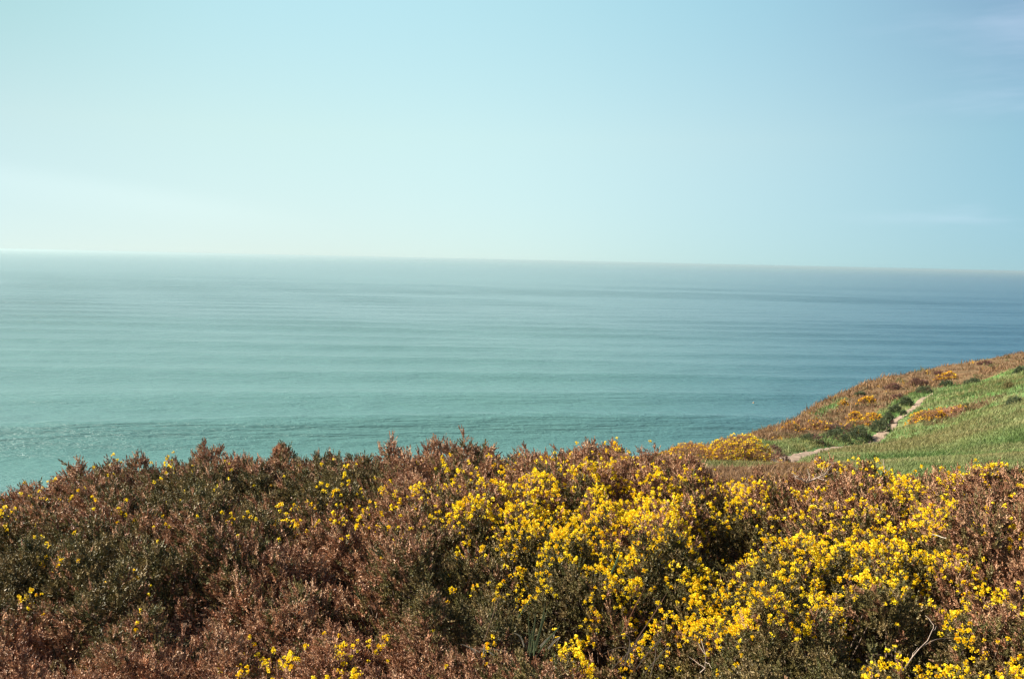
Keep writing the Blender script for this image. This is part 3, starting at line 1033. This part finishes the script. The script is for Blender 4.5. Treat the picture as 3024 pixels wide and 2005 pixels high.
# ------------------------------------------------------------------ free-standing bushes
def dome_bush(label, px, py, depth, wpx, hpx, cat='gorse bush', dens=60, green=0.3, bloom=0.0, group=None, seed=1, ry=None, size=1.0, cols=None,
              name='gorse_bush', bcol=None, xy=None, sunk=0.1, orange=0.0, bside=None, zabs=None):
    """domed bush standing where the photograph has it; wpx/hpx its size in pixels at that depth"""
    rg = np.random.default_rng(seed)
    if xy is None:
        c = at(px, py, depth); cx, cy = c[0], c[1]
    else:
        cx, cy = xy
    depth = cy
    rx = wpx / F * depth / 2; ryy = ry if ry else rx * .9; h = hpx / F * depth
    z0 = float(land(cx, cy)); zl = z0
    if zabs is not None: z0 = zabs
    root = empty(name, (cx, cy, z0))
    tag(root, label, cat, group)
    area = 3.1 * (rx + h) * (ryy + h)
    n = max(int(dens * area), 130)
    u = rg.random(n); th = rg.random(n) * 6.283
    el_ = np.arcsin(u ** 0.9)
    d = np.stack([np.cos(th) * np.cos(el_), np.sin(th) * np.cos(el_), np.sin(el_)], -1)
    lump = 0.62 + 0.70 * fnoise(d[:, 0] * 2.2 + seed, d[:, 1] * 2.2 + d[:, 2] * 1.7, 1.2, 3, seed)
    layer = np.where(rg.random(n) < .65, 1.0, rg.uniform(.72, .96, n))
    P = d * np.array([rx, ryy, h]) * (lump * layer)[:, None]
    P[:, 2] += land(cx + P[:, 0], cy + P[:, 1]) - zl - sunk * h
    nr = d / np.array([rx, ryy, h]); nr /= np.linalg.norm(nr, axis=1, keepdims=True)
    D = nr + np.array([-.15, 0, .5]) + rg.normal(0, .35, (n, 3))
    pt = fnoise(P[:, 0], P[:, 1] + P[:, 2], 1.2 / max(rx, .3) * 1.3, 3, seed + 3)
    cg, cb = (GREEN_C, BROWN_C) if cols is None else cols
    isg = (green + (pt - .5) * 1.2) > rg.uniform(.35, .65, n)
    col_ = np.where(isg[:, None], pick(cg, n, rg), pick(cb, n, rg))
    TT = CL_FAR
    parts = []; t = rg.integers(0, len(TT), n)
    for q in range(len(TT)):
        s = t == q
        if not s.any(): continue
        X_, Y_, Z_ = frames(D[s], rg)
        parts.append(inst(TT[q][0], TT[q][1], P[s] - Z_ * .08 * size, X_, Y_, Z_, size * rg.uniform(.7, 1.2, s.sum()), None, col_[s]))
    v, f, c = join(parts)
    make_mesh('shoots', v, f, M_SHOOT, root, c)
    if zabs is not None:
        v, f, c = join([tube(np.array([(rg.normal(0, .03), rg.normal(0, .03), zl - z0 - .05), (rg.normal(0, .03), rg.normal(0, .03), (zl - z0) * .4), (rg.normal(0, .03), rg.normal(0, .03), .05)]), np.array([.014, .01, .006]), rg) for _ in range(4)])
        make_mesh('stems', v, f, M_WOOD, root, c)
    if bloom > 0:
        bp = fnoise(P[:, 0], P[:, 1] + P[:, 2], 1 / max(.16 * size, rx * .22), 3, seed + 8)
        pr = np.clip(bloom + (bp - .5) * 2.4 - .15, 0, 1) * (layer == 1)
        if bside is not None:
            pr = pr * np.clip(.5 + bside * d[:, 0], 0, 1)
        s = np.where(rg.random(n) < pr)[0]
        if len(s) > 2:
            parts = []; t = rg.integers(0, len(FL_FAR), len(s))
            base_c = pick(YEL if bcol is None else bcol, len(s), rg, .1)
            for q in range(len(FL_FAR)):
                s2 = s[t == q]
                if len(s2) == 0: continue
                X_, Y_, Z_ = frames(D[s2], rg)
                parts.append(inst(FL_FAR[q][0], FL_FAR[q][1], P[s2] + nr[s2] * .05 * size, X_, Y_, Z_, size * rg.uniform(.7, 1.2, len(s2)), FL_FAR[q][2], base_c[t == q]))
            v, f, c = join(parts)
            make_mesh('blossom', v, f, M_BLOOM, root, c)
    return root


ORY = np.array([(0.72, 0.42, 0.015), (0.66, 0.34, 0.015), (0.78, 0.52, 0.02)])
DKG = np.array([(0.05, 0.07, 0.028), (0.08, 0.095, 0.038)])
MAR = np.array([(0.16, 0.07, 0.05), (0.12, 0.06, 0.045), (0.20, 0.10, 0.06)])
ORB = np.array([(0.30, 0.15, 0.06), (0.25, 0.12, 0.055), (0.34, 0.18, 0.07)])

dome_bush('small round rusty brown bush standing alone on the skyline against the sea', 281, 456, 10.9, 15, 14, dens=1900, green=0.0, seed=5, size=.38, sunk=0, cat='bush', zabs=float(at(281, 459.0, 10.9)[2]))
dome_bush('domed gorse bush thick with yellow flowers beside the sunken path, shaded on its right', 738, 446, 24.5, 66, 26, dens=230, green=.25, bloom=.55, seed=11, size=.55, ry=1.2, sunk=.0, cols=(GREEN_C, ORB))
dome_bush('low orange brown gorse with thin bloom left of the domed bush, on the skyline', 690, 447, 25.0, 62, 13, dens=200, green=.15, bloom=.35, seed=12, size=.55, ry=1.2, cols=(GREEN_C, ORB), sunk=.0, bcol=ORY)
dome_bush('dull brown flowerless bush at the right foot of the domed flowering bush', 781, 446, 27, 26, 12, dens=200, green=.2, seed=13, size=.55, cols=(DKG, MAR))

# heath-side bushes: label, px, py, wpx, hpx, green, bloom
HB = [
    ('dark maroon bushy gorse above the upper path', 918, 385, 20, 6, .2, 0, (DKG, MAR), None),
    ('long maroon gorse left of the upper path bend', 893, 389, 16, 5, .1, 0, (DKG, MAR), None),
    ('maroon gorse between two flowering patches on the headland', 897, 399, 14, 5, .1, 0, (DKG, MAR), None),
    ('bright orange yellow gorse high on the headland, the highest in bloom', 949, 378.5, 13, 4, .1, .9, None, ORY),
    ('faint orange gorse beside the highest flowering one', 939, 380, 8, 3, .1, .4, None, ORY),
    ('orange flowering gorse in the middle of the brown headland', 866, 405, 17, 5.5, .2, .8, None, ORY),
    ('small pale orange gorse near the cliff edge', 843, 405, 9, 3.5, .1, .4, None, ORY),
    ('yellow flowering gorse low on the headland, left of two', 855, 419.5, 14, 5, .2, .8, None, ORY),
    ('yellow flowering gorse low on the headland, right of two', 872, 421, 17, 5.5, .2, .7, None, ORY),
    ('orange brown gorse with sparse bloom just above the dark bank', 816, 429, 24, 6, .25, .45, None, ORY),
    ('orange brown gorse with faint bloom, first right of the domed bush', 793, 430, 20, 5, .25, .35, None, ORY),
    ('dark brown gorse behind the dark bank', 835, 430, 18, 6, .3, .1, (DKG, MAR), ORY),
    ('green and maroon bush near the cliff edge', 860, 396, 12, 4, .7, 0, (DKG, MAR), None),
    ('dark green shrub beside the far end of the path', 946, 385.5, 14, 5, .9, 0, (DKG, MAR), None),
    ('dark green low shrub at the top of the green slope', 972, 383.0, 16, 4, .9, 0, (DKG, MAR), None),
    ('dark green shrub left of the upper path, halfway up', 906, 405, 14, 8, .9, 0, (DKG, DKG), None),
    ('dark green shrub left of the path bend', 895, 412, 14, 7, .9, 0, (DKG, DKG), None),
    ('dark round shrub at the narrow of the path', 889, 418, 8, 6, 1.0, 0, (DKG, DKG), None),
    ('small dark shrub on the strip between the two path tracks', 903.5, 415, 7, 4.5, 1.0, 0, (DKG, DKG), None),
    ('dark green hedge bush on the bank over the lower path, right end', 880, 432, 22, 12, .9, 0, (DKG, DKG), None),
    ('dark green hedge bush on the bank over the lower path, middle', 860, 438, 26, 12, .9, 0, (DKG, MAR), None),
    ('dark green hedge bush on the bank over the lower path, left end', 836, 439, 26, 10, .8, 0, (DKG, MAR), None),
    ('dark olive scrub on the side of the bank below the domed flowering bush', 757, 456, 26, 9, .6, 0, (DKG, MAR), None),  # added dark foliage, its colour stands in for shade on the bank
    ('brown gorse with sparse bloom between the domed flowering bush and the thicket, left', 702, 456, 40, 12, .3, .3, (GREEN_C, BROWN_C), None),
    ('brown gorse in the dip right under the domed flowering bush', 734, 458, 42, 13, .3, .2, (GREEN_C, BROWN_C), None),
    ('brown scrub in the dip where the lower path vanishes behind the thicket', 768, 461, 34, 11, .3, .2, (GREEN_C, BROWN_C), None),
    ('dark ragged bush on the bank nearest the lower path end', 812, 441, 24, 8, .6, 0, (DKG, MAR), None),
    ('dark maroon and green scrub behind the hedge at its middle', 848, 432, 26, 7, .5, .1, (DKG, MAR), ORY),
    ('dark olive scrub joining the hedge to the shrubs up the path', 887, 424, 14, 8, .8, 0, (DKG, MAR), None),
    ('low dark olive scrub left of the upper path near its top', 925, 392, 18, 5, .7, 0, (DKG, MAR), None),
    ('brown gorse scrub under the two yellow flowering ones', 862, 426, 34, 6, .3, .15, (GREEN_C, ORB), ORY),
    ('wide yellow flowering gorse on the green slope right of the path', 926, 422, 34, 8.5, .15, .75, None, ORY),
    ('pink brown flowerless gorse above the wide yellow one', 948, 414, 34, 6, .1, .05, (DKG, BROWN_C), ORY),
    ('round dark green bush on the right green slope, the largest there', 1012, 406, 17, 10, 1.0, 0, (DKG, DKG), None),
    ('dark green bush at the right edge, top of the green slope', 1021, 374, 16, 7, 1.0, 0, (DKG, DKG), None),
    ('thin green bush between the round dark one and the edge of the slope', 1008, 388, 12, 6, .95, 0, (GREEN_C, DKG), None),
    ('low maroon heather clump near the skyline of the headland', 985, 364, 14, 3, .1, 0, (DKG, MAR), None),
    ('tiny maroon clump on the headland, left of the skyline clump', 938, 374, 9, 2.5, .1, 0, (DKG, MAR), None),
    ('small upright brown shrub sticking out of the headland skyline', 798.5, 427, 4, 8, .1, 0, (DKG, BROWN_C), None),
    ('maroon bush on the shoulder of the bank above the path', 775, 452, 14, 7, .2, 0, (DKG, MAR), None),
]
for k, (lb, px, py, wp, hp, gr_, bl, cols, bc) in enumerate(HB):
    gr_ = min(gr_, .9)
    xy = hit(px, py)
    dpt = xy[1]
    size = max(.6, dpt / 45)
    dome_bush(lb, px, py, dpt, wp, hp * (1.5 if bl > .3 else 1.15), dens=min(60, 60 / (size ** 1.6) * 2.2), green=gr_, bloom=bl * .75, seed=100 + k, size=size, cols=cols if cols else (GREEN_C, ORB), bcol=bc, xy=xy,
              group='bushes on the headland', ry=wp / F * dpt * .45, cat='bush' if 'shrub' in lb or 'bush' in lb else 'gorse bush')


# ------------------------------------------------------------------ grass and heath as stuff
def tuft(seed, n, h, wd, spread):
    rg = np.random.default_rng(seed); V, Fs = [], []
    for i in range(n):
        a = rg.random() * 6.28; b0 = np.array([rg.normal(0, spread * .3), rg.normal(0, spread * .3), -.03])
        tip = b0 + np.array([math.cos(a) * h * .5, math.sin(a) * h * .5, h * rg.uniform(.6, 1.1)])
        s = np.array([-math.sin(a), math.cos(a), 0]) * wd * .5
        k = len(V); V += [b0 - s, b0 + s, tip]; Fs.append((k, k + 1, k + 2))
    return np.array(V), np.array(Fs)


TUFTS = [tuft(s, 9, .13, .028, .22) for s in range(5)]


def scatter_zone(name, label, cat, cond, colf, n, ymin, ymax, size_f, hmul=1.0):
    """points thinned so that their number per picture area stays even"""
    rg = np.random.default_rng(len(name) + n)
    Y = 1 / rg.uniform(1 / ymax, 1 / ymin, n)
    X = Y * rg.uniform(-.1, .68, n)
    k = cond(X, Y)
    X, Y = X[k], Y[k]
    Z = land(X, Y)
    D = np.stack([rg.normal(-.1, .25, len(X)), rg.normal(0, .25, len(X)), np.ones(len(X))], -1)
    sz = size_f(Y) * rg.uniform(.6, 1.3, len(X)) * (np.clip(.2 + 1.7 * fnoise(X, Y, 1 / 2.2, 3, 61) ** 1.3, .5, 1.9) if name == 'heather' else 1.0)
    cl_ = colf(X, Y, rg)
    parts = []; t = rg.integers(0, 5, len(X))
    for q in range(5):
        s = t == q
        X_, Y_, Z_ = frames(D[s], rg)
        parts.append(inst(TUFTS[q][0] * np.array([1, 1, hmul]), TUFTS[q][1], np.stack([X[s], Y[s], Z[s]], -1), X_, Y_, Z_, sz[s], None, cl_[s]))
    v, f, c = join(parts)
    o = make_mesh(name, v, f, M_GRASS, None, c)
    tag(o, label, cat, kind='stuff')


gsel = lambda X, Y: (bil(grass, X, Y, GX0, GY0, GS) + (fnoise(X, Y, .6, 3, 5) - .5) * .5 > .5) & (path_dist(X, Y) > .33 + .3 * vnoise(X, Y, 1.7, 4)) & (bil(ED, X, Y, GX0, GY0, GS) < 3)
bsel = lambda X, Y: (bil(grass, X, Y, GX0, GY0, GS) + (fnoise(X, Y, .6, 3, 5) - .5) * .5 <= .5) & (path_dist(X, Y) > 1.0) & (bil(ED, X, Y, GX0, GY0, GS) < 8)


def gcol(X, Y, rg):
    p1 = fnoise(X, Y, 1 / 5., 4, 15)[:, None]; p2 = fnoise(X * 1.0, Y * .5, 1 / 2.0, 3, 25)[:, None]
    q1 = np.clip((p1 - .3) * 2.5, 0, 1)
    c = np.array([.070, .120, .035]) * (1 - q1) + np.array([.165, .205, .080]) * q1
    t_ = np.clip((p2 - .46) * 5, 0, 1) * .55
    c = c * (1 - t_) + np.array([.26, .23, .12]) * t_
    p3 = fnoise(X + 9, Y * .6, 1 / 3.5, 4, 55)[:, None]
    t_ = np.clip((p3 - .54) * 7, 0, 1) * .55
    c = c * (1 - t_) + np.array([.17, .12, .055]) * t_
    up = np.clip((bil(LZ, X, Y, GX0, GY0, GS) - 42.0) / 2.5, 0, 1)[:, None] * np.clip((Y - 30) / 12, 0, 1)[:, None] * .55
    c = c * (1 - up) + np.array([.27, .22, .13]) * up
    return c * np.array([1.12, 1.10, .95]) * rg.uniform(.75, 1.2, (len(X), 1))


def bcolf(X, Y, rg):
    p1 = fnoise(X, Y, 1 / 6., 4, 35)[:, None]; p2 = fnoise(X, Y, 1 / 2.0, 3, 45)[:, None]
    c = np.array([.24, .135, .060]) * (1 - p1) + np.array([.16, .095, .055]) * p1
    t_ = np.clip((p2 - .55) * 5, 0, 1) * .8
    c = c * (1 - t_) + np.array([.10, .11, .035]) * t_
    t_ = (rg.random((len(X), 1)) < .06) * np.clip((.5 - p2) * 6, 0, 1)
    c = c * (1 - t_) + np.array([.50, .28, .03]) * t_
    return c * rg.uniform(.7, 1.3, (len(X), 1))


scatter_zone('grass', 'green turf grass covering the slope right of the path', 'grass', gsel, gcol, 110000, 15, 120, lambda Y: np.clip(Y / 30, .7, 3.0), .9)
scatter_zone('heather', 'brown heather and low gorse covering the headland', 'heath', bsel, bcolf, 110000, 15, 170, lambda Y: np.clip(Y / 26, .8, 4.0), .9)


# ------------------------------------------------------------------ bare branches, stalks, grass tuft
def depth_at(px, py):
    return float(canopy_xy(px, py)[1])


def branch_tree(P0, D0, L, r, depth, rg, out, col):
    n = 6; P = [np.array(P0, float)]; D = np.array(D0, float)
    for i in range(n - 1):
        D = D + rg.normal(0, .22, 3); D /= np.linalg.norm(D)
        P.append(P[-1] + D * L / (n - 1))
    P = np.array(P)
    out.append(tube(P, np.linspace(r, r * .45, n), rg, 5, col))
    if depth > 0:
        for k in range(rg.integers(3, 5)):
            i = rg.integers(1, n)
            d = D + rg.normal(0, .75, 3); d[2] = abs(d[2]) * .6
            d /= np.linalg.norm(d)
            branch_tree(P[i], d, L * rg.uniform(.4, .7), r * .55, depth - 1, rg, out, col)


def branches(label, items, seed, col=(0.34, 0.26, 0.20), name='bare_branch', cat='dead branch'):
    rg = np.random.default_rng(seed); out = []
    base = None
    for (px, py, Y, dx, dy, dz, L, r, dep) in items:
        Y1 = depth_at(px, py + 4); L = L * Y1 / Y; r = r * Y1 / Y; p = at(px, py, Y1)
        if base is None: base = p
        branch_tree(p - base, np.array((dx, dy, dz)) / math.sqrt(dx * dx + dy * dy + dz * dz), L, r, dep, rg, out, col)
    root = make_mesh(name, *[a for a in (lambda j: (j[0], j[1]))(join(out))], M_WOOD, None, join(out)[2])
    root.location = base
    tag(root, label, cat)


branches('tangle of pale bare forked branches lying over the gorse below the flowering rounded bush',
         [(806, 482, 7.4, -.8, 0, .35, .13, .006, 2), (806, 482, 7.4, .9, .1, .25, .20, .006, 2), (806, 482, 7.4, .3, -.1, .6, .12, .004, 2), (806, 482, 7.4, .7, 0, .45, .17, .005, 1), (806, 482, 7.4, -.5, 0, .8, .08, .004, 1)], 4)
branches('small pale bare twigs at the foot of the grassy bank, left of the path', [(711, 474, 9.0, .1, 0, 1, .12, .004, 1), (711, 474, 9.0, -.8, 0, .3, .10, .003, 1)], 8)
branches('single upright grey twig rising from the rounded flowering bush', [(885, 472, 7.8, .05, 0, 1, .12, .004, 0), (885, 472, 7.8, .9, 0, .6, .10, .003, 0)], 9)
branches('pale broken branch poking out of the gorse at the bottom edge, right', [(900, 676, 2.75, .62, .1, .65, .20, .0028, 1)], 12, (.28, .21, .16))
branches('thin bare twig lying across the gorse near the bottom, right of the yellow bank', [(700, 672, 2.9, .25, 0, .8, .13, .002, 1)], 14)
branches('short bleached stick lying on the gorse near the right edge', [(932, 534, 4.9, 1, 0, -.02, .085, .0035, 0)], 17, (.5, .42, .34))


def blades(name, label, cat, items, seed, mat, col):
    """items: px,py,Y foot, px,py,Y tip, width, sag"""
    rg = np.random.default_rng(seed); parts = []; base = at(items[0][0], items[0][1], depth_at(items[0][0], items[0][1]))
    for (a, b, Y, a2, b2, Y2, wd, sag) in items:
        Y1 = depth_at(a, b) - .05; wd = wd * Y1 / Y * .6; sag = sag * Y1 / Y; Y = Y2 = Y1
        p0, p1 = at(a, b, Y) - base, at(a2, b2, Y2) - base
        n = 9; t = np.linspace(0, 1, n)[:, None]
        P = p0 * (1 - t) + p1 * t + np.array([0, 0, 1]) * sag * 4 * t * (1 - t) + np.array([1, .3, 0]) * sag * .8 * np.sin(t * 3.1)
        T = np.gradient(P, axis=0); T /= np.linalg.norm(T, axis=1, keepdims=True)
        s = np.cross(T, np.array([.15, 1.0, .2])); s /= np.linalg.norm(s, axis=1, keepdims=True)
        u = np.cross(T, s)
        hw = wd * .5 * np.minimum(1, (1 - t) * 2.2 + .12)
        V = np.concatenate([P - s * hw, P + u * hw * .35, P + s * hw])
        i = np.arange(n - 1)
        Fs = np.concatenate([np.stack([i, i + 1, i + 1 + n], -1), np.stack([i, i + 1 + n, i + n], -1), np.stack([i + n, i + 1 + n, i + 1 + 2 * n], -1), np.stack([i + n, i + 1 + 2 * n, i + 2 * n], -1)])
        parts.append((V, Fs, np.tile(np.array(col) * rg.uniform(.8, 1.2), (len(V), 1))))
    v, f, c = join(parts)
    o = make_mesh(name, v, f, mat, None, c); o.location = base
    tag(o, label, cat)
    return o


GB = (.16, .18, .085)
blades('grass_tuft', 'tuft of long green grass blades standing in the gorse at bottom centre', 'grass tuft', [
    (533, 652, 3.0, 545, 602, 2.95, .012, .01), (531, 652, 3.0, 536, 612, 2.95, .012, .0), (536, 650, 3.0, 549, 605, 3.0, .010, -.01), (528, 652, 3.0, 532, 628, 2.95, .010, .0),
    (538, 652, 3.0, 560, 625, 2.95, .010, .02), (534, 655, 3.0, 522, 632, 2.9, .010, .02), (530, 655, 2.95, 528, 606, 3.0, .006, .0)], 2, M_GRASS, GB)
blades('reed', 'single green grass blade sticking up in the middle of the solid yellow bloom', 'grass blade', [(611, 573, 3.9, 620, 549, 3.9, .013, .01)], 3, M_GRASS, (.2, .3, .15))
blades('reed', 'slender green grass blade arching above the grass tuft', 'grass blade', [(518, 617, 3.3, 533, 593, 3.3, .008, .015)], 4, M_GRASS, GB)
blades('dry_stalk', 'long thin dry stalk leaning right, left of the grass tuft', 'dry stalk', [(484, 640, 3.0, 503, 586, 3.1, .0045, .0)], 5, M_GRASS, (.42, .26, .16))
blades('dry_stalk', 'rust red dry stalk leaning right above the bottom hollow, nearer the grass tuft', 'dry stalk', [(622, 632, 3.1, 645, 586, 3.2, .005, .0)], 6, M_GRASS, (.42, .18, .10))
blades('dry_stalk', 'rust brown dry stalk crossing the yellow bank of bloom', 'dry stalk', [(636, 640, 3.1, 668, 590, 3.2, .005, .02)], 7, M_GRASS, (.38, .2, .12))
blades('dry_grass', 'bleached curled dead grass leaves just left of the grass tuft', 'dead grass', [
    (476, 652, 2.95, 460, 643, 2.95, .007, .004), (480, 652, 2.95, 466, 646, 2.9, .005, .003), (494, 655, 2.95, 478, 647, 2.95, .010, .004), (483, 655, 2.95, 485, 642, 2.95, .006, .0), (500, 650, 2.95, 488, 649, 2.95, .005, .004),
    (524, 646, 3.0, 512, 632, 3.0, .008, .01), (540, 646, 3., 552, 640, 3., .010, .03), (548, 648, 3., 556, 643, 3., .009, .03)], 8, M_GRASS, (.46, .39, .29))
blades('dry_grass', 'arching dead grey brown grass leaves in the dark hollow at bottom right of centre', 'dead grass', [
    (620, 662, 2.85, 640, 640, 2.9, .006, .05), (625, 665, 2.85, 608, 640, 2.9, .006, .05), (636, 668, 2.8, 655, 648, 2.85, .005, .06), (630, 664, 2.85, 600, 655, 2.85, .005, .04), (612, 668, 2.8, 640, 655, 2.85, .004, .05),
    (645, 672, 2.8, 665, 655, 2.85, .005, .05), (650, 676, 2.7, 640, 650, 2.8, .004, .04)], 9, M_GRASS, (.26, .19, .14))

# a pale buoy far out on the water
def buoy():
    bm_v, bm_f = [], []
    prof = [(0, -.5), (1.0, -.45), (1.25, 0), (1.1, .35), (.45, .6), (.3, 1.2), (.12, 1.9), (0, 2.0)]
    k = 14
    for r_, z_ in prof:
        for j in range(k):
            bm_v.append((r_ * math.cos(j / k * 6.283), r_ * math.sin(j / k * 6.283), z_))
    for i_ in range(len(prof) - 1):
        for j in range(k):
            a_ = i_ * k + j; b_ = i_ * k + (j + 1) % k
            bm_f += [(a_, b_, b_ + k), (a_, b_ + k, a_ + k)]
    v = np.array(bm_v); o = make_mesh('buoy', v, np.array(bm_f), M_WOOD, None, np.tile(np.array((.34, .22, .14)), (len(v), 1)))
    d_ = ray(np.array(753.5), np.array(403.0)); t_ = -CAMZ / d_[2]
    o.location = (d_[0] * t_, d_[1] * t_, 0.2); o.scale = (.3, .3, .3)
    tag(o, 'tiny dull orange buoy floating on the swell left of the headland', 'buoy')


buoy()

# ------------------------------------------------------------------ haze
def haze():
    s = 45000.0
    zb, zt = -6.0, CAMZ + 2.0
    V = np.array([(-s, -s, zb), (s, -s, zb), (s, s, zb), (-s, s, zb), (-s, -s, zt), (s, -s, zt), (s, s, zt), (-s, s, zt)])
    Fc = np.array([(3, 2, 1, 0), (4, 5, 6, 7), (0, 1, 5, 4), (1, 2, 6, 5), (2, 3, 7, 6), (3, 0, 4, 7)])
    m, t = mat_new('haze_air')
    pv = N(t, 'ShaderNodeVolumePrincipled')
    pv.inputs['Color'].default_value = (0.44, 0.54, 0.555, 1)
    pv.inputs['Density'].default_value = HAZE
    pv.inputs['Anisotropy'].default_value = 0.3
    out = N(t, 'ShaderNodeOutputMaterial'); t.links.new(pv.outputs[0], out.inputs['Volume'])
    o = make_mesh('haze', V, Fc, m)
    tag(o, 'thin sea haze', 'haze', kind='stuff')


HAZE = 8.5e-5
haze()
print('built', round(time.time() - T0, 1))
